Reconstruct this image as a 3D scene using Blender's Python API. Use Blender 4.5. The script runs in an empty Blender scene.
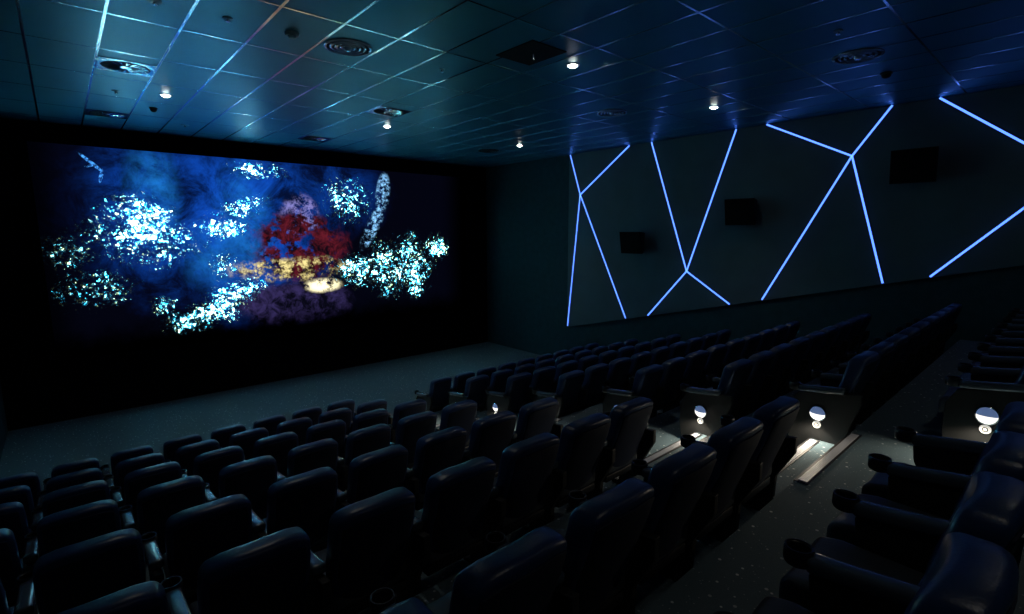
import bpy, bmesh, math, random
from mathutils import Vector, Matrix
random.seed(7)
C = bpy.context.scene.collection
SC = bpy.context.scene
PI = math.pi

# ------------------------------------------------------------------ camera
F_PX = 505.07
cam_d = bpy.data.cameras.new('camera'); cam = bpy.data.objects.new('camera', cam_d); C.objects.link(cam)
cam_d.sensor_fit = 'HORIZONTAL'; cam_d.sensor_width = 36.0; cam_d.lens = F_PX/1024*36.0
cam_d.clip_start = 0.02; cam_d.clip_end = 200
yaw, pitch, roll = math.radians(41.53), math.radians(8.487), math.radians(-0.1813)
fw = Vector((math.sin(yaw)*math.cos(pitch), math.cos(yaw)*math.cos(pitch), -math.sin(pitch)))
rt = Vector((math.cos(yaw), -math.sin(yaw), 0)); up = rt.cross(fw)
rt2 = rt*math.cos(roll)+up*math.sin(roll); up2 = -rt*math.sin(roll)+up*math.cos(roll)
cam.matrix_world = Matrix(((rt2.x, up2.x, -fw.x, 0), (rt2.y, up2.y, -fw.y, 0), (rt2.z, up2.z, -fw.z, 0), (0, 0, 0, 1)))
SC.camera = cam

def project(p):
    p = Vector(p); d = p.dot(fw)
    if d < 0.05: return None
    return 512+F_PX*p.dot(rt2)/d, 307-F_PX*p.dot(up2)/d

# ------------------------------------------------------------------ world, exposure
w = bpy.data.worlds.new('world'); SC.world = w; w.use_nodes = True
w.node_tree.nodes['Background'].inputs[0].default_value = (0.0, 0.0, 0.0, 1)
w.node_tree.nodes['Background'].inputs[1].default_value = 0.0
SC.view_settings.view_transform = 'Standard'; SC.view_settings.look = 'None'
SC.view_settings.gamma = 1; SC.view_settings.use_curve_mapping = False
SC.view_settings.exposure = 0.0
SCREEN_GAIN = 1.25
GLITTER = 95.0
LED_POWER = 1.0
DOWN_W = 24.0       # watts of each ceiling downlight
STEP_W = 12.0        # watts of each seat-end step lamp

# ------------------------------------------------------------------ room measures (metres, camera at the origin)
H = 2.0436          # ceiling
XR, XL = 10.44, -1.1
YF, YB = 13.1, -4.0
Z1 = -3.69; RISE = 0.283; PITCH_Y = 1.12
ROWZ = {1: -3.69, 2: -3.40, 3: -3.13, 4: -2.87, 5: -2.54, 6: -2.27, 7: -1.99, 8: -1.71}
ROWY = {1: 7.85, 2: 6.70, 3: 5.62, 4: 4.53, 5: 3.28, 6: 2.22, 7: 1.13, 8: 0.05}
ROWX = {1: 3.22, 2: 3.22, 3: 3.24, 4: 3.26, 5: 3.31, 6: 3.31, 7: 3.30, 8: 3.135}
def zrow(n): return ROWZ.get(n, -1.71 + RISE*(n-8))
def yedge(n): return ROWY[n-1]+0.03 if n <= 8 else 1.16 + PITCH_Y*(8-n)      # front edge of the tier of row n
AX0, AX1 = 3.56, 4.92                          # aisle

# ------------------------------------------------------------------ node helpers
class NT:
    def __init__(s, m):
        s.t = m.node_tree; s.n = s.t.nodes; s.l = s.t.links
    def new(s, typ, **kw):
        nd = s.n.new(typ)
        for k, v in kw.items(): setattr(nd, k, v)
        return nd
    def put(s, sock, v):
        if isinstance(v, bpy.types.NodeSocket): s.l.new(v, sock)
        else: sock.default_value = v
    def math(s, op, a, b=0.0, c=0.0, clamp=False):
        nd = s.new('ShaderNodeMath', operation=op); nd.use_clamp = clamp
        s.put(nd.inputs[0], a); s.put(nd.inputs[1], b)
        if op in ('MULTIPLY_ADD', 'SMOOTH_MIN', 'SMOOTH_MAX'): s.put(nd.inputs[2], c)
        return nd.outputs[0]
    def mr(s, v, a, b, c=0.0, d=1.0, smooth=True):
        nd = s.new('ShaderNodeMapRange'); nd.clamp = True
        if smooth: nd.interpolation_type = 'SMOOTHSTEP'
        s.put(nd.inputs[0], v); nd.inputs[1].default_value = a; nd.inputs[2].default_value = b
        nd.inputs[3].default_value = c; nd.inputs[4].default_value = d
        return nd.outputs[0]
    def mix(s, f, a, b, mode='MIX'):
        nd = s.new('ShaderNodeMix', data_type='RGBA', blend_type=mode)
        s.put(nd.inputs[0], f); s.put(nd.inputs[6], a); s.put(nd.inputs[7], b)
        return nd.outputs[2]
    def noise(s, vec, scale, detail=3.0, rough=0.5, dist=0.0):
        nd = s.new('ShaderNodeTexNoise'); s.put(nd.inputs['Vector'], vec)
        nd.inputs['Scale'].default_value = scale; nd.inputs['Detail'].default_value = detail
        nd.inputs['Roughness'].default_value = rough; nd.inputs['Distortion'].default_value = dist
        return nd.outputs[0]
    def vor(s, vec, scale, rnd=1.0, feature='F1'):
        nd = s.new('ShaderNodeTexVoronoi', feature=feature); s.put(nd.inputs['Vector'], vec)
        nd.inputs['Scale'].default_value = scale; nd.inputs['Randomness'].default_value = rnd
        return nd

def mat(name, color, rough=0.5, metal=0.0, spec=0.5, bump=0.0, bscale=200.0, var=0.0, vscale=6.0, coat=0.0, emit=None, estr=0.0):
    m = bpy.data.materials.new(name); m.use_nodes = True; t = NT(m)
    b = t.n['Principled BSDF']
    b.inputs['Base Color'].default_value = (*color, 1); b.inputs['Roughness'].default_value = rough
    b.inputs['Metallic'].default_value = metal; b.inputs['Specular IOR Level'].default_value = spec
    b.inputs['Coat Weight'].default_value = coat
    tc = t.new('ShaderNodeTexCoord')
    if var:
        n = t.noise(tc.outputs['Object'], vscale, 4)
        v = t.mr(n, 0.3, 0.7, 1-var, 1+var, False)
        c = t.new('ShaderNodeVectorMath', operation='SCALE'); c.inputs[0].default_value = color
        t.put(c.inputs['Scale'], v); t.put(b.inputs['Base Color'], c.outputs[0])
    if bump:
        n = t.noise(tc.outputs['Object'], bscale, 3)
        bp = t.new('ShaderNodeBump'); bp.inputs['Strength'].default_value = bump; bp.inputs['Distance'].default_value = 0.01
        t.put(bp.inputs['Height'], n); t.put(b.inputs['Normal'], bp.outputs[0])
    if emit:
        b.inputs['Emission Color'].default_value = (*emit, 1); b.inputs['Emission Strength'].default_value = estr
    return m

M = {}
M['leather'] = mat('black_leather', (0.016, 0.044, 0.135), 0.34, spec=0.55, bump=0.10, bscale=120, var=0.15)
M['piping'] = mat('leather_piping', (0.03, 0.04, 0.05), 0.32, spec=0.6, bump=0.03)
M['shell'] = mat('black_back_cloth', (0.008, 0.015, 0.040), 0.62, spec=0.3, bump=0.12, bscale=300)
M['cushion'] = mat('seat_cushion_leather', (0.04, 0.05, 0.062), 0.42, spec=0.5, bump=0.10, bscale=110, var=0.12)
M['arm'] = mat('armrest_plastic', (0.06, 0.085, 0.115), 0.24, spec=0.85, bump=0.03, bscale=220)
M['plastic'] = mat('black_plastic', (0.012, 0.014, 0.018), 0.35, spec=0.5, bump=0.03)
M['panel'] = mat('seat_side_panel', (0.012, 0.013, 0.014), 0.55, spec=0.4, bump=0.10, bscale=260)
M['ring'] = mat('chrome', (0.6, 0.62, 0.65), 0.16, metal=1.0)
M['white_metal'] = mat('diffuser_metal', (0.80, 0.88, 0.92), 0.28, metal=0.5)
M['grey_metal'] = mat('ring_metal', (0.62, 0.72, 0.80), 0.22, metal=0.7)
M['fitting'] = mat('ceiling_fitting_paint', (0.22, 0.40, 0.46), 0.4, spec=0.5)
M['dark'] = mat('dark_void', (0.006, 0.008, 0.01), 0.7, spec=0.2)
M['tbar'] = mat('ceiling_bar_metal', (0.88, 0.95, 0.98), 0.17, metal=1.0)
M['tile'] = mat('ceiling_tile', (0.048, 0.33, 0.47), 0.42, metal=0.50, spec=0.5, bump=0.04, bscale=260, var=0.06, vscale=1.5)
M['wall_black'] = mat('front_wall_cloth', (0.003, 0.0035, 0.005), 0.95, spec=0.05, bump=0.1)
M['wall_teal'] = mat('wall_cloth', (0.030, 0.085, 0.105), 0.85, spec=0.2, bump=0.15, bscale=160, var=0.12)
M['wall_panel'] = mat('grey_wall_panel', (0.11, 0.185, 0.215), 0.62, spec=0.3, bump=0.10, bscale=90, var=0.08, vscale=2.0)
M['speaker'] = mat('speaker_cabinet', (0.004, 0.004, 0.006), 0.6, spec=0.3)
M['grille'] = mat('speaker_grille', (0.003, 0.003, 0.004), 0.8, spec=0.2, bump=0.4, bscale=500)
M['nosing_black'] = mat('nosing_rubber', (0.012, 0.012, 0.016), 0.5)
M['nosing_grey'] = mat('nosing_insert', (0.58, 0.60, 0.66), 0.42, bump=0.2, bscale=300)
M['led'] = mat('led_strip_light', (0.2, 0.3, 0.6), 0.4, emit=(0.22, 0.56, 2.5), estr=LED_POWER)
M['led_body'] = mat('led_channel', (0.02, 0.03, 0.12), 0.5)
M['lamp'] = mat('downlight_lens', (1, 1, 1), 0.3, emit=(1.0, 0.93, 0.8), estr=30)
M['steplens'] = mat('step_lamp_lens', (1, 1, 1), 0.25, emit=(1.0, 0.95, 0.85), estr=1.4)
M['marker'] = mat('row_marker_disc', (0.8, 0.8, 0.78), 0.3, emit=(1.0, 0.96, 0.88), estr=0.5)
M['dome'] = mat('lamp_dome_glass', (0.3, 0.4, 0.6), 0.12, spec=0.8, emit=(0.30, 0.48, 1.0), estr=0.22)

def carpet():
    m = bpy.data.materials.new('speckled_carpet'); m.use_nodes = True; t = NT(m); b = t.n['Principled BSDF']
    tc = t.new('ShaderNodeTexCoord'); o = tc.outputs['Object']
    v = t.vor(o, 17.0); dot = t.mr(v.outputs['Distance'], 0.12, 0.17, 1, 0)
    sep = t.new('ShaderNodeSeparateColor'); t.put(sep.inputs[0], v.outputs['Color'])
    sel = t.math('GREATER_THAN', sep.outputs[0], 0.25)
    dot = t.math('MULTIPLY', dot, t.math('MULTIPLY', sel, t.mr(sep.outputs[1], 0, 1, 0.35, 1, False)))
    v2 = t.vor(o, 31.0); dot2 = t.mr(v2.outputs['Distance'], 0.08, 0.14, 0.3, 0)
    n = t.noise(o, 260, 2); base = t.mix(n, (0.07, 0.115, 0.140, 1), (0.15, 0.215, 0.250, 1))
    col = t.mix(t.math('MAXIMUM', dot, dot2), base, (0.9, 0.95, 0.95, 1))
    t.put(b.inputs['Base Color'], col); b.inputs['Roughness'].default_value = 0.9; b.inputs['Specular IOR Level'].default_value = 0.15
    bp = t.new('ShaderNodeBump'); bp.inputs['Strength'].default_value = 0.35; bp.inputs['Distance'].default_value = 0.006
    t.put(bp.inputs['Height'], n); t.put(b.inputs['Normal'], bp.outputs[0])
    return m
M['carpet'] = carpet()

# ------------------------------------------------------------------ object helpers
def link(name, me, m, parent=None, smooth=True):
    me.materials.append(m) if m else None
    o = bpy.data.objects.new(name, me); C.objects.link(o)
    if parent: o.parent = parent
    if smooth:
        for p in me.polygons: p.use_smooth = True
        try: me.set_sharp_from_angle(angle=math.radians(40))
        except Exception: pass
    return o
def obj(name, bm, m, parent=None, smooth=True):
    me = bpy.data.meshes.new(name); bmesh.ops.recalc_face_normals(bm, faces=bm.faces); bm.to_mesh(me); bm.free()
    return link(name, me, m, parent, smooth)
def tag(o, label, cat, group=None, kind=None):
    o['label'] = label; o['category'] = cat
    if group: o['group'] = group
    if kind: o['kind'] = kind
    return o
def thing(name, label, cat, loc=(0, 0, 0), rotz=0.0, group=None):
    o = bpy.data.objects.new(name, None); C.objects.link(o); o.location = loc; o.rotation_euler = (0, 0, rotz)
    o.empty_display_size = 0.1
    return tag(o, label, cat, group)
def struct(name, bm, m):
    o = obj(name, bm, m, None, False); o['kind'] = 'structure'; return o
def add_box(bm, x0, x1, y0, y1, z0, z1, bev=0.0, seg=3, fn=None, cuts=0):
    t = bmesh.new(); bmesh.ops.create_cube(t, size=1)
    for v in t.verts:
        v.co = Vector(((x0+x1)/2+v.co.x*(x1-x0), (y0+y1)/2+v.co.y*(y1-y0), (z0+z1)/2+v.co.z*(z1-z0)))
    if bev: bmesh.ops.bevel(t, geom=t.edges[:], offset=bev, segments=seg, profile=0.5, affect='EDGES')
    if cuts:
        for ax in range(3):
            ext = (x1-x0, y1-y0, z1-z0)[ax]
            n = cuts if ext > 0.2 else 1
            lo = (x0, y0, z0)[ax]
            for i in range(1, n+1):
                co = [0, 0, 0]; no = [0, 0, 0]; co[ax] = lo+bev+(ext-2*bev)*i/(n+1); no[ax] = 1
                bmesh.ops.bisect_plane(t, geom=t.verts[:]+t.edges[:]+t.faces[:], plane_co=co, plane_no=no)
    if fn:
        for v in t.verts: v.co = Vector(fn(*v.co))
    me = bpy.data.meshes.new('tmp'); t.to_mesh(me); t.free(); bm.from_mesh(me); bpy.data.meshes.remove(me)
def box(*a, **k):
    bm = bmesh.new(); add_box(bm, *a, **k); return bm
def add_tube(bm, pts, r, n=8, closed=False):
    pts = [Vector(p) for p in pts]; rings = []
    L = len(pts)
    for i, p in enumerate(pts):
        a = pts[(i-1) % L] if (closed or i > 0) else p
        b = pts[(i+1) % L] if (closed or i < L-1) else p
        d = (b-a).normalized()
        ref = Vector((0, 0, 1)) if abs(d.z) < 0.9 else Vector((0, 1, 0))
        s = d.cross(ref).normalized(); u = s.cross(d)
        rings.append([bm.verts.new(p+(s*math.cos(2*PI*k/n)+u*math.sin(2*PI*k/n))*r) for k in range(n)])
    for i in range(L if closed else L-1):
        A, B = rings[i], rings[(i+1) % L]
        for k in range(n): bm.faces.new((A[k], A[(k+1) % n], B[(k+1) % n], B[k]))
    if not closed: bm.faces.new(rings[0][::-1]); bm.faces.new(rings[-1])
def add_lathe(bm, prof, c=(0, 0, 0), n=24, mtx=None, close=False):
    c = Vector(c); rings = []
    P = prof+[prof[0]] if close else prof
    for r, z in P:
        if r < 1e-6:
            q = Vector((0, 0, z)); q = mtx @ q if mtx else q
            rings.append([bm.verts.new(c+q)])
        else:
            rg = []
            for k in range(n):
                q = Vector((r*math.cos(2*PI*k/n), r*math.sin(2*PI*k/n), z)); q = mtx @ q if mtx else q
                rg.append(bm.verts.new(c+q))
            rings.append(rg)
    for A, B in zip(rings, rings[1:]):
        for k in range(n):
            a = A[k % len(A)]; b = A[(k+1) % len(A)]; cc = B[(k+1) % len(B)]; d = B[k % len(B)]
            f = []
            for v in (a, b, cc, d):
                if v not in f: f.append(v)
            if len(f) > 2: bm.faces.new(f)
    bmesh.ops.remove_doubles(bm, verts=bm.verts[:], dist=1e-6)
def add_prism(bm, poly, x0, x1, bev=0.0):
    # polygon in (y,z), extruded along x
    t = bmesh.new()
    A = [t.verts.new((x0, y, z)) for y, z in poly]; B = [t.verts.new((x1, y, z)) for y, z in poly]
    t.faces.new(A); t.faces.new(B[::-1])
    for i in range(len(poly)):
        j = (i+1) % len(poly); t.faces.new((A[i], B[i], B[j], A[j]))
    bmesh.ops.recalc_face_normals(t, faces=t.faces)
    if bev: bmesh.ops.bevel(t, geom=[e for e in t.edges if e.is_manifold], offset=bev, segments=2, profile=0.5, affect='EDGES')
    me = bpy.data.meshes.new('tmp'); t.to_mesh(me); t.free(); bm.from_mesh(me); bpy.data.meshes.remove(me)
def dup(root, loc):
    r = root.copy(); C.objects.link(r); r.location = loc
    for ch in list(root.children):
        c = ch.copy(); C.objects.link(c); c.parent = r
        for g in ch.children:
            d = g.copy(); C.objects.link(d); d.parent = c
    return r

# ------------------------------------------------------------------ setting
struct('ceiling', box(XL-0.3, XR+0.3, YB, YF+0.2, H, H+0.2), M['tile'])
bm = bmesh.new()
GX0, GY0 = -0.6755, 6.335
i = -1
while GX0+0.6*i < XR:
    x = GX0+0.6*i
    if x > XL: add_box(bm, x-0.013, x+0.013, YB, YF, H-0.004, H+0.02)
    i += 1
xs = sorted(GX0+0.6*k for k in range(-1, 20))
for j in range(-9, 6):
    y = GY0+1.2241*j
    if YB < y < YF:
        edges = [XL]+[x for x in xs if XL < x < XR]+[XR]
        for a, b in zip(edges, edges[1:]):
            add_box(bm, a+0.013, b-0.013, y-0.011, y+0.011, H-0.0035, H+0.02)
struct('trim_1', bm, M['tbar'])

bm = bmesh.new(); add_box(bm, XL-0.3, XR+0.3, YF, YF+0.2, -4.2, H+0.1); struct('wall_front', bm, M['wall_black'])
bm = bmesh.new(); add_box(bm, XL-0.2, XL, YB, YF, -4.2, H+0.1); struct('wall_left', bm, M['wall_teal'])
bm = bmesh.new(); add_box(bm, XR+0.06, XR+0.26, YB, YF, -4.2, H+0.1); struct('wall_right', bm, M['wall_teal'])
bm = bmesh.new(); add_box(bm, XL-0.3, XR+0.3, YB-0.2, YB, -4.2, H+0.1); struct('wall_back', bm, M['wall_teal'])

# stepped carpet floor: tiers, with half steps in the aisle
bm = bmesh.new()
add_box(bm, XL-0.3, XR+0.3, YB, YF+0.1, -4.3, Z1)
for n in range(2, 13):
    y1 = yedge(n); y0 = yedge(n+1) if n < 12 else YB
    if y1 < YB: break
    add_box(bm, XL, XR+0.1, max(y0, YB), y1, Z1-0.1, zrow(n))
    add_box(bm, AX0, AX1, y1-0.01, y1+0.30, Z1-0.1, zrow(n)-RISE/2)
struct('floor', bm, M['carpet'])

# aisle stair nosings
ORD = ['first', 'second', 'third', 'fourth', 'fifth', 'sixth', 'seventh', 'eighth', 'ninth', 'tenth', 'eleventh', 'twelfth']
def nosing_proto():
    t = thing('stair_nosing', '', 'stair nosing', group='aisle stair nosings')
    b = bmesh.new()
    add_prism(b, [(0.006, -0.045), (0.006, 0.006), (-0.085, 0.006), (-0.085, 0.0015), (0.0015, 0.0015), (0.0015, -0.045)], -0.625, 0.625)
    obj('edge_profile', b, M['nosing_black'], t, False)
    b = bmesh.new()
    for k in range(5): add_box(b, -0.60, 0.60, -0.070+k*0.0115, -0.0600+k*0.0115, 0.0061, 0.0095)
    add_box(b, -0.60, 0.60, -0.070, -0.0125, 0.0061, 0.0078)
    obj('ribbed_insert', b, M['nosing_grey'], t, False)
    return t
first = nosing_proto(); used = False
for n in range(2, 9):
    for half in (0, 1):
        loc = (4.255 if half == 0 else 4.24, yedge(n)+(0.30 if half else 0), zrow(n)-(RISE/2 if half else 0)+0.0005)
        o = first if not used else dup(first, loc)
        o.location = loc; used = True
        o['label'] = ('grey stair nosing, %s aisle step up to the %s row from the screen' % ('lower' if half else 'upper', ORD[n-1]))

# ------------------------------------------------------------------ screen
def screen_material():
    m = bpy.data.materials.new('projected_picture'); m.use_nodes = True; t = NT(m)
    for nd in list(t.n):
        if nd.type == 'BSDF_PRINCIPLED': t.n.remove(nd)
    out = t.n['Material Output']
    tc = t.new('ShaderNodeTexCoord'); g = tc.outputs['Object']
    sp = t.new('ShaderNodeSeparateXYZ'); t.put(sp.inputs[0], g); X, Z = sp.outputs[0], sp.outputs[2]
    wob = t.math('MULTIPLY', t.math('SUBTRACT', t.noise(g, 1.6, 5, 0.65), 0.5), 1.5)
    wob2 = t.math('MULTIPLY', t.math('SUBTRACT', t.noise(g, 2.3, 5, 0.7), 0.5), 0.9)
    def ell(cx, cz, rx, rz, w=1.0, soft=0.6, rot=0.0):
        dx = t.math('SUBTRACT', X, cx); dz = t.math('SUBTRACT', Z, cz)
        if rot:
            c, s_ = math.cos(rot), math.sin(rot)
            dx2 = t.math('ADD', t.math('MULTIPLY', dx, c), t.math('MULTIPLY', dz, s_))
            dz2 = t.math('SUBTRACT', t.math('MULTIPLY', dz, c), t.math('MULTIPLY', dx, s_)); dx, dz = dx2, dz2
        dx = t.math('DIVIDE', dx, rx); dz = t.math('DIVIDE', dz, rz)
        d = t.math('SQRT', t.math('ADD', t.math('MULTIPLY', dx, dx), t.math('MULTIPLY', dz, dz)))
        d = t.math('ADD', d, t.math('MULTIPLY', wob, w))
        return t.mr(d, 1-soft, 1+soft, 1, 0)
    def mx(*a):
        r = a[0]
        for b in a[1:]: r = t.math('MAXIMUM', r, b)
        return r
    # blue haze of the cave
    haze = mx(ell(2.6, 0.5, 2.0, 1.5, 0.6, 0.7), ell(3.5, 0.2, 1.5, 1.9, 0.5, 0.6), t.math('MULTIPLY', ell(5.3, 1.0, 1.2, 0.8, 0.5), 0.5))
    hn = t.mr(t.noise(g, 1.3, 6, 0.75, 0.6), 0.34, 0.70, 0.06, 1.0)
    hz = t.math('MULTIPLY', t.math('MULTIPLY', haze, hn), t.mr(X, 0.1, 0.9, 0.1, 1))
    col = t.mix(hz, (0.0008, 0.0010, 0.004, 1), (0.004, 0.060, 0.42, 1))
    sh = mx(ell(1.55, 0.85, 0.34, 0.75, 0.35, 0.8), t.math('MULTIPLY', ell(3.25, 0.15, 0.45, 1.1, 0.4, 0.8), 0.8),
            t.math('MULTIPLY', ell(2.6, -0.55, 0.5, 0.6, 0.4, 0.7), 0.7))
    fog = t.mr(t.noise(g, 1.8, 7, 0.75, 0.4), 0.30, 0.72, 0.08, 1.0)
    col = t.mix(t.math('MULTIPLY', t.math('MULTIPLY', sh, fog), 0.62), col, (0.015, 0.24, 0.80, 1))
    # heaps of glittering rubble
    S6 = 0.75
    heap = mx(ell(1.25, 0.30, 0.62, 0.42, 0.5, S6, -0.3), t.math('MULTIPLY', ell(1.35, -0.05, 1.0, 0.60, 0.5, S6), 0.80),
              ell(2.75, 0.10, 0.45, 0.25, 0.6, S6), ell(2.9, -1.45, 0.75, 0.32, 0.4, S6, 0.35),
              t.math('MULTIPLY', ell(2.3, -1.85, 0.9, 0.32, 0.4, S6, 0.2), 0.85),
              t.math('MULTIPLY', ell(2.75, -0.75, 0.35, 0.35, 0.5, S6), 0.7),
              t.math('MULTIPLY', ell(3.2, 0.55, 0.7, 0.22, 0.6, S6, 0.3), 0.72), t.math('MULTIPLY', ell(3.6, 1.42, 0.6, 0.2, 0.5, S6), 0.85),
              t.math('MULTIPLY', ell(5.7, 0.85, 0.7, 0.6, 0.6, S6), 0.72),
              t.math('MULTIPLY', ell(5.9, -1.05, 0.6, 0.45, 0.4, S6), 0.85), t.math('MULTIPLY', ell(6.75, -1.0, 0.55, 0.75, 0.5, S6, 0.2), 0.84),
              t.math('MULTIPLY', ell(7.5, -0.9, 0.8, 0.8, 0.6, S6), 0.75), t.math('MULTIPLY', ell(8.5, -0.45, 0.4, 0.38, 0.4, S6), 0.9),
              t.math('MULTIPLY', ell(7.7, -1.45, 0.35, 0.45, 0.4, S6), 0.85),
              t.math('MULTIPLY', ell(0.1, -0.35, 0.6, 0.35, 0.5, S6), 0.60), t.math('MULTIPLY', ell(0.4, -1.1, 0.7, 0.40, 0.5, S6), 0.62),
              t.math('MULTIPLY', ell(1.55, -1.55, 0.25, 0.2, 0.4, S6), 0.8))
    v = t.vor(g, 20.0); sep = t.new('ShaderNodeSeparateColor'); t.put(sep.inputs[0], v.outputs['Color'])
    grain = t.noise(g, 2.6, 10, 0.85, 0.8)
    dens = t.math('ADD', t.math('MULTIPLY', t.math('SUBTRACT', grain, 0.5), 2.6), heap)     # how thick the glitter lies
    fine = t.noise(g, 15.0, 8, 0.85, 0.3); coarse = t.noise(g, 7.0, 6, 0.8, 0.6)
    sig = t.math('ADD', t.math('MULTIPLY', t.math('SUBTRACT', fine, 0.5), 2.5), t.math('ADD', t.math('SUBTRACT', coarse, 0.5), t.math('MULTIPLY', t.math('SUBTRACT', t.math('MINIMUM', dens, 1.00), 0.95), 0.50)))
    spark = t.mr(sig, -0.12, 0.40, 0, 1, False)
    spark = t.math('ADD', t.math('MULTIPLY', t.math('POWER', spark, 2.0), 0.018), t.math('POWER', t.mr(sig, 0.09, 0.34, 0, 1, False), 1.8))
    dim = t.math('MULTIPLY', t.mr(sig, -0.15, 0.35), 0.003)
    glit = t.math('MULTIPLY', t.math('ADD', spark, dim), t.mr(heap, 0.12, 0.5, 0, 1))
    hue = t.noise(g, 9.0, 3, 0.6)
    gcol = t.mix(t.mr(hue, 0.4, 0.6), (0.04, 0.66, 1.15, 1), (0.24, 0.82, 1.05, 1))
    gcol = t.mix(t.mr(sep.outputs[1], 0.62, 0.70, 0, 0.85), gcol, (0.55, 0.70, 0.26, 1))
    base = t.mix(t.math('MULTIPLY', t.mr(dens, 0.7, 1.5), 0.6), col, (0.020, 0.20, 0.42, 1))
    # pale jagged rock column and a bright streak at the upper left
    zig = t.math('MULTIPLY', t.math('SUBTRACT', t.noise(g, 5.0, 4, 0.7), 0.5), 2.2)
    def streak(x0, z0, x1, z1, w_, wb):
        L_ = math.hypot(x1-x0, z1-z0); return ell((x0+x1)/2, (z0+z1)/2, L_/2*1.1, w_, 0.1, 0.25, math.atan2(z1-z0, x1-x0))
    jag = t.mr(t.noise(g, 6.0, 6, 0.8), 0.47, 0.62)
    jag2 = t.mr(t.noise(g, 14.0, 5, 0.8), 0.44, 0.6)
    col_r = t.math('MULTIPLY', mx(streak(6.85, 1.5, 6.7, 0.6, 0.19, 1), streak(6.75, 0.7, 6.15, -0.35, 0.17, 1)), jag)
    base = t.mix(col_r, base, (0.30, 0.70, 1.2, 1))
    bolt = t.math('MULTIPLY', mx(streak(0.45, 1.5, 0.75, 1.2, 0.03, 1), streak(0.75, 1.22, 0.70, 1.0, 0.03, 1), streak(0.5, 1.27, 0.65, 1.32, 0.02, 1)), 0.9)
    base = t.mix(t.math('MULTIPLY', bolt, jag2), base, (0.10, 0.55, 1.6, 1))
    # plain dark red boulder with a low golden heap before it
    bw = t.mr(t.noise(g, 2.0, 7, 0.7), 0.42, 0.50)
    boulder = t.math('MULTIPLY', ell(4.50, -0.35, 1.15, 0.85, 0.75, 0.2), bw)
    rock = ell(4.35, -1.75, 1.35, 0.55, 0.7, 0.18)
    bn = t.mr(t.noise(g, 3.2, 7, 0.75, 0.6), 0.38, 0.66)
    bcol = t.mix(bn, (0.003, 0.002, 0.005, 1), (0.11, 0.009, 0.018, 1))
    pale = ell(4.50, 0.42, 0.45, 0.45, 0.9, 0.3)
    base2 = t.mix(t.math('MULTIPLY', pale, t.mr(t.noise(g, 2.6, 7, 0.8), 0.46, 0.58)), base, (0.20, 0.19, 0.50, 1))
    base2 = t.mix(boulder, base2, bcol)
    base3 = t.mix(rock, base2, t.mix(bn, (0.002, 0.002, 0.006, 1), (0.030, 0.022, 0.09, 1)))
    cut = t.math('MULTIPLY', t.math('SUBTRACT', 1.0, t.math('MULTIPLY', mx(boulder, t.math('MULTIPLY', rock, 0.97), pale), 0.98)), GLITTER)
    add = t.new('ShaderNodeVectorMath', operation='SCALE'); t.put(add.inputs[0], gcol); t.put(add.inputs['Scale'], t.math('MULTIPLY', glit, cut))
    s1 = t.new('ShaderNodeVectorMath', operation='ADD'); t.put(s1.inputs[0], base3); t.put(s1.inputs[1], add.outputs[0])
    gold = t.math('MULTIPLY', ell(4.3, -0.90, 1.35, 0.26, 0.9, 0.3), t.mr(t.noise(g, 3.4, 6, 0.75), 0.44, 0.54))
    glow = ell(5.0, -1.36, 0.42, 0.16, 0.3, 0.4)
    gn = t.mr(t.noise(g, 6.0, 6, 0.7), 0.40, 0.66)
    c = t.mix(gold, s1.outputs[0], t.mix(gn, (0.035, 0.020, 0.005, 1), (0.9, 0.75, 0.30, 1)))
    c = t.mix(t.math('MULTIPLY', glow, t.mr(t.noise(g, 4.4, 6, 0.75), 0.40, 0.58)), c, (1.5, 1.35, 0.80, 1))
    # dark vignette of the picture's own edges
    ex = t.math('MULTIPLY', t.mr(X, -0.28, 0.25, 0.3, 1), t.mr(X, 9.5, 8.6, 0, 1))
    ez = t.mr(t.math('ADD', Z, t.math('MULTIPLY', wob2, 0.6)), -2.35, -1.75, 0, 1)
    fin = t.new('ShaderNodeVectorMath', operation='SCALE'); t.put(fin.inputs[0], c); t.put(fin.inputs['Scale'], t.math('MULTIPLY', ex, ez))
    em = t.new('ShaderNodeEmission'); t.put(em.inputs[0], fin.outputs[0]); em.inputs[1].default_value = SCREEN_GAIN
    t.put(out.inputs['Surface'], em.outputs[0])
    return m
scr = thing('cinema_screen', 'wide black-framed cinema screen glowing with a blue cave picture on the front wall', 'screen', (0, YF, 0))
bm = box(-0.28, 9.58, -0.09, -0.06, -2.45, 1.66)
pic = obj('projected_picture', bm, screen_material(), scr, False)
bm = bmesh.new()
add_box(bm, -0.40, 9.70, -0.10, -0.001, 1.661, 1.76); add_box(bm, -0.40, 9.70, -0.10, -0.001, -2.55, -2.451)
add_box(bm, -0.40, -0.281, -0.10, -0.001, -2.45, 1.66); add_box(bm, 9.581, 9.70, -0.10, -0.001, -2.45, 1.66)
obj('frame', bm, M['wall_black'], scr, False)

# ------------------------------------------------------------------ right wall: grey panel, light strips, speakers
def pz(y): return -2.66+(9.45-y)*0.2425      # raked lower edge of the panel
bm = bmesh.new()
add_prism(bm, [(9.45, H-0.01), (9.45, pz(9.45)), (YB+0.05, pz(YB+0.05)), (YB+0.05, H-0.01)], XR, XR+0.059)
po = obj('wall_panel', bm, M['wall_panel'], None, False)
tag(po, 'large grey panel with raked lower edge along the right wall', 'wall panel')

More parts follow.
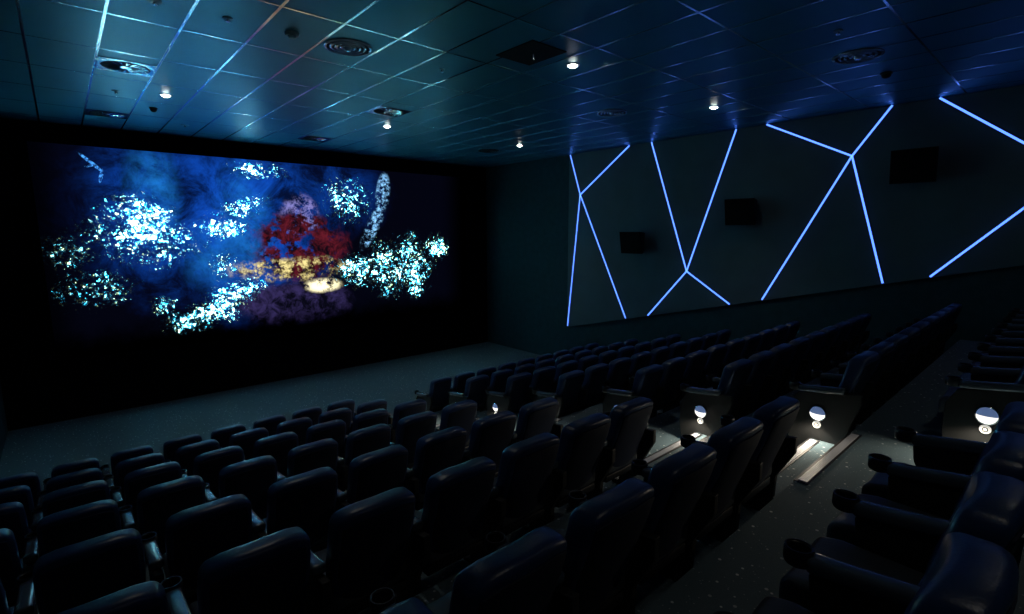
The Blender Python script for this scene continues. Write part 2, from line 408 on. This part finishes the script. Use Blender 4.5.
figures = [('narrow X-shaped blue wall light at the far left end of the grey panel', (9.03, 0.96), [(9.40, 2.02), (7.51, 2.03), (9.42, -2.62), (7.47, -2.16)]),
           ('tall V-shaped blue wall light with two short legs, between the two nearer speakers', (5.87, -0.89), [(6.90, 2.03), (4.93, 2.03), (6.83, -2.01), (4.85, -1.53)]),
           ('large X-shaped blue wall light left of the highest speaker', (2.86, 1.28), [(4.34, 2.03), (2.35, 2.03), (4.20, -1.37), (2.23, -0.89)]),
           ('blue angled wall light cut off by the right edge of the photo', (0.205, 0.80), [(1.75, 2.03), (1.61, -0.74), (-1.3, 1.55), (-0.9, -0.13)])]
for lab, c0, ends in figures:
    t = thing('wall_light', lab, 'wall light', (XR, c0[0], c0[1]), 0, 'blue wall lights on the grey panel')
    for e in ends:
        d = Vector((0, e[0]-c0[0], e[1]-c0[1])); L = d.length
        st = obj('strip', box(-0.012, -0.0005, 0, L, -0.024, 0.024), M['led_body'], t, False)
        st.rotation_euler = (math.atan2(d.z, d.y), 0, 0)
        obj('diffuser', box(-0.019, -0.0125, 0, L, -0.0145, 0.0145), M['led'], st, False)

spk = [(7.17, -0.27, 'small dark wall speaker beside the X-shaped light strip'),
       (4.62, 0.37, 'dark wall speaker in the middle, right of the tall V of lights'),
       (1.93, 1.0, 'dark wall speaker highest on the wall, right of the large X')]
for (y, z, lab) in spk:
    t = thing('wall_speaker', lab, 'speaker', (XR, y, z), 0, 'surround speakers on the right wall')
    bm = bmesh.new()
    add_prism(bm, [(0, 0)]*0+[(-0.30, -0.26), (0.30, -0.26), (0.30, 0.26), (-0.30, 0.26)], -0.33, -0.12, 0.008)
    for v in bm.verts:     # the box leans down towards the seats and narrows to the wall
        f = (v.co.x+0.33)/0.21
        v.co.y *= 1-0.18*f; v.co.x += -0.05*(v.co.z/0.26)*(1-f); v.co.z *= 1-0.12*f
    obj('cabinet', bm, M['speaker'], t, False)
    bm = bmesh.new(); add_box(bm, -0.345, -0.331, -0.28, 0.28, -0.24, 0.24)
    for v in bm.verts: v.co.x += -0.05*(v.co.z/0.26)
    obj('grille', bm, M['grille'], t, False)
    bm = bmesh.new(); add_box(bm, -0.14, -0.001, -0.03, 0.03, -0.05, 0.05); add_box(bm, -0.01, -0.001, -0.09, 0.09, -0.10, 0.10)
    obj('bracket', bm, M['speaker'], t, False)

# ------------------------------------------------------------------ ceiling fittings
def downlight(x, y, lab, watts=None):
    t = thing('downlight', lab, 'ceiling light', (x, y, H), 0, 'round ceiling downlights')
    bm = bmesh.new(); add_lathe(bm, [(0.062, 0.010), (0.062, -0.006), (0.066, -0.010), (0.088, -0.008), (0.092, 0.0), (0.092, 0.010)], n=28, close=True)
    obj('trim_ring', bm, M['grey_metal'], t)
    bm = bmesh.new(); add_lathe(bm, [(0, -0.034), (0.028, -0.030), (0.050, -0.016), (0.0605, 0.002), (0.0605, 0.008), (0, 0.008)], n=24)
    obj('lens', bm, M['lamp'], t)
    ld = bpy.data.lights.new('downlight_beam', 'SPOT'); ld.energy = watts or DOWN_W; ld.color = (1.0, 0.95, 0.86)
    ld.spot_size = math.radians(95); ld.spot_blend = 0.9; ld.shadow_soft_size = 0.06
    lo = bpy.data.objects.new('downlight_beam', ld); C.objects.link(lo); lo.parent = t; lo.location = (0, 0, -0.11)
downlight(1.40, 9.40, 'downlight glowing near the screen, right of the swirl diffuser')
downlight(4.99, 9.29, 'downlight glowing below the middle swirl diffuser near the screen')
downlight(8.45, 9.25, 'small far downlight glowing by the right front corner')
downlight(4.98, 4.47, 'brightest downlight glowing beside the dark square ceiling opening')
downlight(8.37, 4.36, 'downlight glowing above the tall V of blue wall strips')

for dx, dy, lab in ((1.40, 4.42, 'left'), (1.40, -0.45, 'rear left'), (4.98, -0.45, 'rear middle'), (8.37, -0.45, 'rear right')):  # extra downlights out of view, added to put more light on the chairs
    downlight(dx, dy, 'added downlight in line with the ceiling grid, '+lab+' of the hall, out of view', DOWN_W if dy > 0 else 5.0)

def swirl(x, y, lab):
    t = thing('swirl_diffuser', lab, 'air diffuser', (x, y, H), 0, 'square swirl air diffusers')
    bm = bmesh.new(); add_box(bm, -0.288, 0.288, -0.288, 0.288, -0.010, 0.010, 0.003, 1); obj('face_plate', bm, M['tbar'], t, False)
    bm = bmesh.new(); add_lathe(bm, [(0, -0.013), (0.245, -0.013), (0.25, -0.0105), (0, -0.0105)], n=40); obj('slot_disc', bm, M['dark'], t, False)
    bm = bmesh.new(); n = 18
    for k in range(n):
        a = 2*PI*k/n; b = a+0.10
        p = [(0.06*math.cos(a), 0.06*math.sin(a)), (0.235*math.cos(b), 0.235*math.sin(b)), (0.235*math.cos(b+0.17), 0.235*math.sin(b+0.17)), (0.06*math.cos(a+0.20), 0.06*math.sin(a+0.20))]
        lo = [bm.verts.new((px, py, -0.020 if i in (2, 3) else -0.0135)) for i, (px, py) in enumerate(p)]
        hi = [bm.verts.new((px, py, -0.0132+(-0.005 if i in (2, 3) else 0))) for i, (px, py) in enumerate(p)]
        bm.faces.new(lo); bm.faces.new(hi[::-1])
        for i in range(4): bm.faces.new((lo[i], hi[i], hi[(i+1) % 4], lo[(i+1) % 4]))
    add_lathe(bm, [(0, -0.022), (0.06, -0.020), (0.07, -0.0135), (0, -0.0135)], n=24)
    obj('vane', bm, M['tbar'], t, False)
swirl(0.825, 8.16, 'square swirl air diffuser left of the glowing downlight')
swirl(0.825, 11.50, 'square swirl air diffuser at the ceiling edge above the screen, left')
swirl(4.42, 8.16, 'square swirl air diffuser above the middle downlight')
swirl(4.42, 11.50, 'square swirl air diffuser at the ceiling edge above the screen, middle')

def ringdiff(x, y, lab, mt='grey_metal'):
    t = thing('ring_diffuser', lab, 'air diffuser', (x, y, H), 0, 'round ring air diffusers')
    for r in (0.26, 0.20, 0.145, 0.09):
        bm = bmesh.new(); d = 0.05-(r*0.12)
        add_lathe(bm, [(r, -0.004), (r, -0.012), (r-0.006, -0.016), (r-0.026, -0.018), (r-0.030, -0.014), (r-0.030, -0.004)], n=40, close=True)
        obj('ring', bm, M[mt], t)
    bm = bmesh.new(); add_lathe(bm, [(0, -0.045), (0.025, -0.045), (0.045, -0.02), (0.045, -0.004), (0, -0.004)], n=24); obj('hub', bm, M[mt], t)
    bm = bmesh.new(); add_lathe(bm, [(0, -0.0035), (0.262, -0.0035), (0.262, 0.005), (0, 0.005)], n=40); obj('backing', bm, M['dark'], t, False)
ringdiff(2.62, 5.70, 'round air diffuser of concentric rings, brightly lit above the screen side')
ringdiff(7.27, 2.03, 'round ring air diffuser in the blue-lit ceiling by the right wall')
ringdiff(7.40, 5.72, 'round ring air diffuser in the dark ceiling between two downlights')
ringdiff(8.38, 10.35, 'far round air diffuser in the ceiling near the right front corner', 'plastic')

# dark open square in the ceiling with a small camera inside
t = thing('ceiling_opening', 'dark square fitting in the ceiling left of the brightest downlight', 'ceiling fitting', (4.29, 4.50, H))
bm = bmesh.new(); add_box(bm, -0.27, 0.27, -0.31, 0.31, -0.012, 0.010); obj('dark_panel', bm, M['dark'], t, False)
bm = bmesh.new()
add_tube(bm, [(0.02, -0.02, -0.012), (0.04, 0.0, -0.06), (0.06, 0.05, -0.015)], 0.008, 8)
obj('hook', bm, M['ring'], t)
def button(x, y, r, lab, mt, kind):
    if kind == 'detector':
        t = thing('smoke_detector', lab, 'smoke detector', (x, y, H))
        bm = bmesh.new(); add_lathe(bm, [(0, -0.0), (r, -0.0), (r, -0.02), (r*0.85, -0.03), (0.0, -0.03)], n=28); obj('base', bm, M[mt], t)
        bm = bmesh.new(); add_lathe(bm, [(0, -0.0305), (r*0.6, -0.0305), (r*0.55, -0.048), (r*0.3, -0.055), (0, -0.055)], n=24); obj('sensor_head', bm, M[mt], t)
    elif kind == 'sprinkler':
        t = thing('sprinkler', lab, 'sprinkler', (x, y, H), 0, 'small ceiling sprinklers')
        bm = bmesh.new(); add_lathe(bm, [(0, 0), (r, 0), (r, -0.006), (r*0.6, -0.012), (0, -0.012)], n=20); obj('rose', bm, M[mt], t)
        bm = bmesh.new(); add_lathe(bm, [(0, -0.0125), (0.012, -0.0125), (0.012, -0.03), (0.022, -0.033), (0.022, -0.036), (0, -0.036)], n=14); obj('deflector', bm, M['grey_metal'], t)
    else:
        t = thing('dome_camera', lab, 'camera', (x, y, H))
        bm = bmesh.new(); add_lathe(bm, [(0, 0), (r, 0), (r, -0.015), (0, -0.015)], n=24); obj('base', bm, M['plastic'], t)
        bm = bmesh.new(); add_lathe(bm, [(0, -0.0155), (r*0.85, -0.0155), (r*0.75, -0.045), (r*0.45, -0.065), (0, -0.072)], n=24); obj('dome', bm, M['plastic'], t)
button(2.01, 5.70, 0.07, 'round smoke detector left of the bright ring diffuser', 'fitting', 'detector')
button(1.42, 5.72, 0.045, 'small ceiling sprinkler left of the smoke detector', 'fitting', 'sprinkler')
button(0.84, 5.74, 0.06, 'flat round sprinkler at the top edge of the photo', 'fitting', 'sprinkler')
button(3.84, 5.66, 0.035, 'tiny sprinkler right of the bright ring diffuser', 'fitting', 'sprinkler')
button(0.82, 9.60, 0.05, 'small sprinkler between the two left swirl diffusers', 'fitting', 'sprinkler')
button(2.01, 11.72, 0.07, 'sprinkler at the ceiling edge right of the left swirl diffuser', 'fitting', 'sprinkler')
button(6.24, 1.94, 0.045, 'sprinkler in the blue-lit ceiling left of a ring diffuser', 'fitting', 'sprinkler')
button(1.37, 10.49, 0.06, 'black dome camera below the glowing downlight near the screen', 'plastic', 'camera')
button(8.33, 1.98, 0.07, 'black dome camera in the blue-lit ceiling above the large X light', 'plastic', 'camera')

# ------------------------------------------------------------------ the cinema chair
# local frame: origin on the tier floor below the top of the backrest, +y towards the screen
SW = 0.56
def lean(x, y, z):
    """curve and lean of the back: y shifts forward towards the seat, sides wrap a little"""
    f = (0.92-z)/0.62
    yy = y + 0.02 + 0.17*max(0, f)**1.1
    yy += 0.030*(x/0.22)**2*(1 if z > 0.45 else 0.6)
    return yy
def back_fn(w=0.228):
    def fn(x, y, z):
        f = (z-0.30)/0.62
        k = 0.86+0.14*min(1, max(0, (f-0.05)/0.38))
        if f > 0.86: k *= 1-0.05*((f-0.86)/0.14)**2
        ys = y*(0.78+0.42*min(1, max(0, f)))          # thicker head cushion
        zz = z-0.040*(abs(x)/w)**4*(1 if f > 0.6 else 0)
        return (x*k, lean(x, ys, z), zz)
    return fn
def make_seat(label, both=False, right_only_extra=False, end=None):
    t = thing('cinema_chair', label, 'cinema chair')
    fn = back_fn()
    b = box(-0.228, 0.228, -0.048, 0.062, 0.22, 0.93, bev=0.034, seg=4, fn=fn, cuts=6)
    back = obj('backrest', b, M['leather'], t)
    # piping round the rear edge of the head cushion
    b = bmesh.new(); pts = []
    def rr(hw, z0, z1, r):
        P = [(-hw, z0)]; 
        for k in range(7): a = PI-PI/2*k/6; P.append((-hw+r+r*math.cos(a), z1-r+r*math.sin(a)))
        for i in range(1, 6): P.append((-hw+r+(2*hw-2*r)*i/6, z1))
        for k in range(7): a = PI/2-PI/2*k/6; P.append((hw-r+r*math.cos(a), z1-r+r*math.sin(a)))
        P.append((hw, z0)); return P
    outl = [(-0.216, 0.36+0.05*i) for i in range(9)]+rr(0.216, 0.82, 0.909, 0.05)[1:-1]+[(0.216, 0.76-0.05*i) for i in range(9)]
    for x, z in outl: pts.append(fn(x, -0.030, z))
    add_tube(b, pts, 0.0045, 6)
    obj('piping', b, M['piping'], back)
    b = box(-0.198, 0.198, -0.056, -0.044, 0.24, 0.875, bev=0.006, seg=2, fn=fn, cuts=5)
    obj('back_shell', b, M['shell'], t)
    # seat cushion, dished
    def cf(x, y, z):
        zz = z-(0.018*(1-(x/0.22)**2) if z > 0.40 else 0)+0.02*(y-0.1)
        if y > 0.5: zz -= 0.35*(y-0.5)
        return (x, y, zz)
    b = box(-0.220, 0.220, 0.13, 0.58, 0.315, 0.455, bev=0.035, seg=4, fn=cf, cuts=5)
    obj('seat_cushion', b, M['cushion'], t)
    b = box(-0.21, 0.21, 0.14, 0.52, 0.255, 0.314, bev=0.012, seg=2); obj('seat_pan', b, M['plastic'], t)
    def af(x, y, z):
        s = (y-0.02)/0.48
        zz = z+0.050*(1-s)**1.3-0.012*s
        return (x, y, zz)
    def arm(side, owner=t):
        cx = side*SW/2
        a = box(cx-0.038, cx+0.038, 0.10, 0.47, 0.560, 0.618, bev=0.020, seg=3, fn=af, cuts=5)
        ao = obj('armrest', a, M['arm'], owner)
        c = bmesh.new()
        add_lathe(c, [(0, 0.556), (0.034, 0.556), (0.044, 0.562), (0.048, 0.574), (0.048, 0.612), (0.044, 0.620), (0.038, 0.616), (0.036, 0.565), (0, 0.562)], c=(cx, 0.500, 0), n=24)
        obj('cup_holder', c, M['plastic'], ao)
        c = bmesh.new()
        add_lathe(c, [(0.046, 0.6205), (0.046, 0.6225), (0.040, 0.6225), (0.040, 0.6205)], c=(cx, 0.500, 0), n=24, close=True)
        obj('cup_ring', c, M['plastic'], ao)
    def panel(side, big=False):
        cx = side*SW/2
        P = [(0.06, 0.0), (0.44, 0.0), (0.44, 0.02), (0.36, 0.05), (0.37, 0.30), (0.45, 0.46), (0.46, 0.545), (0.30, 0.565), (0.15, 0.59), (0.02, 0.61), (0.02, 0.50), (0.13, 0.30), (0.14, 0.05), (0.06, 0.02)]
        if big: P = [(0.10, 0.0), (0.50, 0.0), (0.53, 0.20), (0.53, 0.42), (0.47, 0.54), (0.36, 0.562), (0.22, 0.585), (0.06, 0.615), (-0.02, 0.62), (-0.03, 0.54), (0.03, 0.35), (0.08, 0.15)]
        b = bmesh.new(); add_prism(b, P, cx-0.022, cx+0.022, 0.006)
        return obj('side_panel', b, M['panel'], t, False)
    if end == 'left_aisle':
        arm(-1); pn = panel(-1, True); lamp(pn, -1)
    else:
        arm(-1); panel(-1)
    if both:
        arm(1); panel(1)
    return t
def lamp(pn, side):
    cx = side*(SW/2+0.023)
    R = Matrix.Rotation(side*PI/2, 3, 'Y')
    b = bmesh.new(); add_lathe(b, [(0.061, 0.0), (0.068, 0.0), (0.068, 0.010), (0.061, 0.014)], c=(cx, 0.29, 0.385), n=28, mtx=R, close=True)
    obj('lamp_rim', b, M['ring'], pn)
    def half(upper):
        b = bmesh.new(); add_lathe(b, [(0, 0.0), (0.060, 0.0), (0.058, 0.014), (0.045, 0.028), (0.024, 0.037), (0, 0.040)], c=(cx, 0.29, 0.385), n=28, mtx=R)
        bmesh.ops.bisect_plane(b, geom=b.verts[:]+b.edges[:]+b.faces[:], plane_co=(0, 0, 0.385), plane_no=(0, 0, -1 if upper else 1), clear_outer=True)
        return b
    obj('lamp_dome', half(True), M['dome'], pn)
    obj('lamp_lens', half(False), M['steplens'], pn)
    b = bmesh.new(); add_lathe(b, [(0, 0.0), (0.032, 0.0), (0.034, 0.003), (0.030, 0.008), (0, 0.009)], c=(cx, 0.29, 0.280), n=20, mtx=R)
    obj('row_disc', b, M['marker'], pn)
    b = bmesh.new(); add_lathe(b, [(0.018, 0.0092), (0.018, 0.0112), (0.012, 0.0112), (0.012, 0.0092)], c=(cx, 0.29, 0.280), n=16, mtx=R, close=True)
    obj('disc_mark', b, M['plastic'], pn)
    ld = bpy.data.lights.new('step_lamp_beam', 'SPOT'); ld.energy = STEP_W; ld.color = (1.0, 0.86, 0.66)
    ld.spot_size = math.radians(150); ld.spot_blend = 0.5; ld.shadow_soft_size = 0.02
    lo = bpy.data.objects.new('step_lamp_beam', ld); C.objects.link(lo); lo.parent = pn
    lo.location = (cx+side*0.075, 0.29, 0.355)
    d = Vector((side*0.6, 0.1, -1)).normalized()
    lo.rotation_euler = d.to_track_quat('-Z', 'Y').to_euler()

plain = make_seat('')
right_end = make_seat('', both=True, end='right_aisle')
wall_end = make_seat('', both=True)
left_aisle = make_seat('', end='left_aisle')
flags = {}
def place(proto, loc, label, group, sx=1.0):
    if proto.name not in flags: flags[proto.name] = 1; o = proto; o.location = loc
    else: o = dup(proto, loc)
    o.scale = (sx, 1, 1)
    o['label'] = label; o['category'] = 'cinema chair'; o['group'] = group
    return o
def in_frame(x, y, z):
    hit = []
    for dx in (-0.3, 0.3):
        for dy in (0, 0.55):
            for dz in (0.0, 0.92):
                p = project((x+dx, y+dy, z+dz))
                if p is None: continue
                if -4 < p[0] < 1028 and -4 < p[1] < 618: return True
                hit.append(p)
    if not hit: return False
    return min(h[0] for h in hit) < 1010 and max(h[0] for h in hit) > 10 and min(h[1] for h in hit) < 606 and max(h[1] for h in hit) > 10 and len(hit) == 8
def back_y(n): return 7.85-PITCH_Y*(n-1)
for n in range(1, 9):
    yy = ROWY[n]
    zz = zrow(n)
    pw = 0.56 if n < 8 else 0.525
    x0 = ROWX[n]
    for k in range(8):
        x = x0-pw*k
        if not in_frame(x, yy, zz): continue
        proto = right_end if k == 0 else plain
        lab = 'black cinema chair, %s from the aisle, %s row from screen, left block' % (ORD[k], ORD[n-1])
        place(proto, (x, yy, zz), lab, 'left block of the hall', pw/SW)
    for k in range(9):
        x = 5.19+0.56*k
        if not in_frame(x, yy, zz): continue
        proto = left_aisle if k == 0 else (wall_end if k == 8 else plain)
        lab = 'black cinema chair, %s from the aisle, %s row from screen, right block' % (ORD[k], ORD[n-1])
        place(proto, (x, yy, zz), lab, 'right block of the hall')
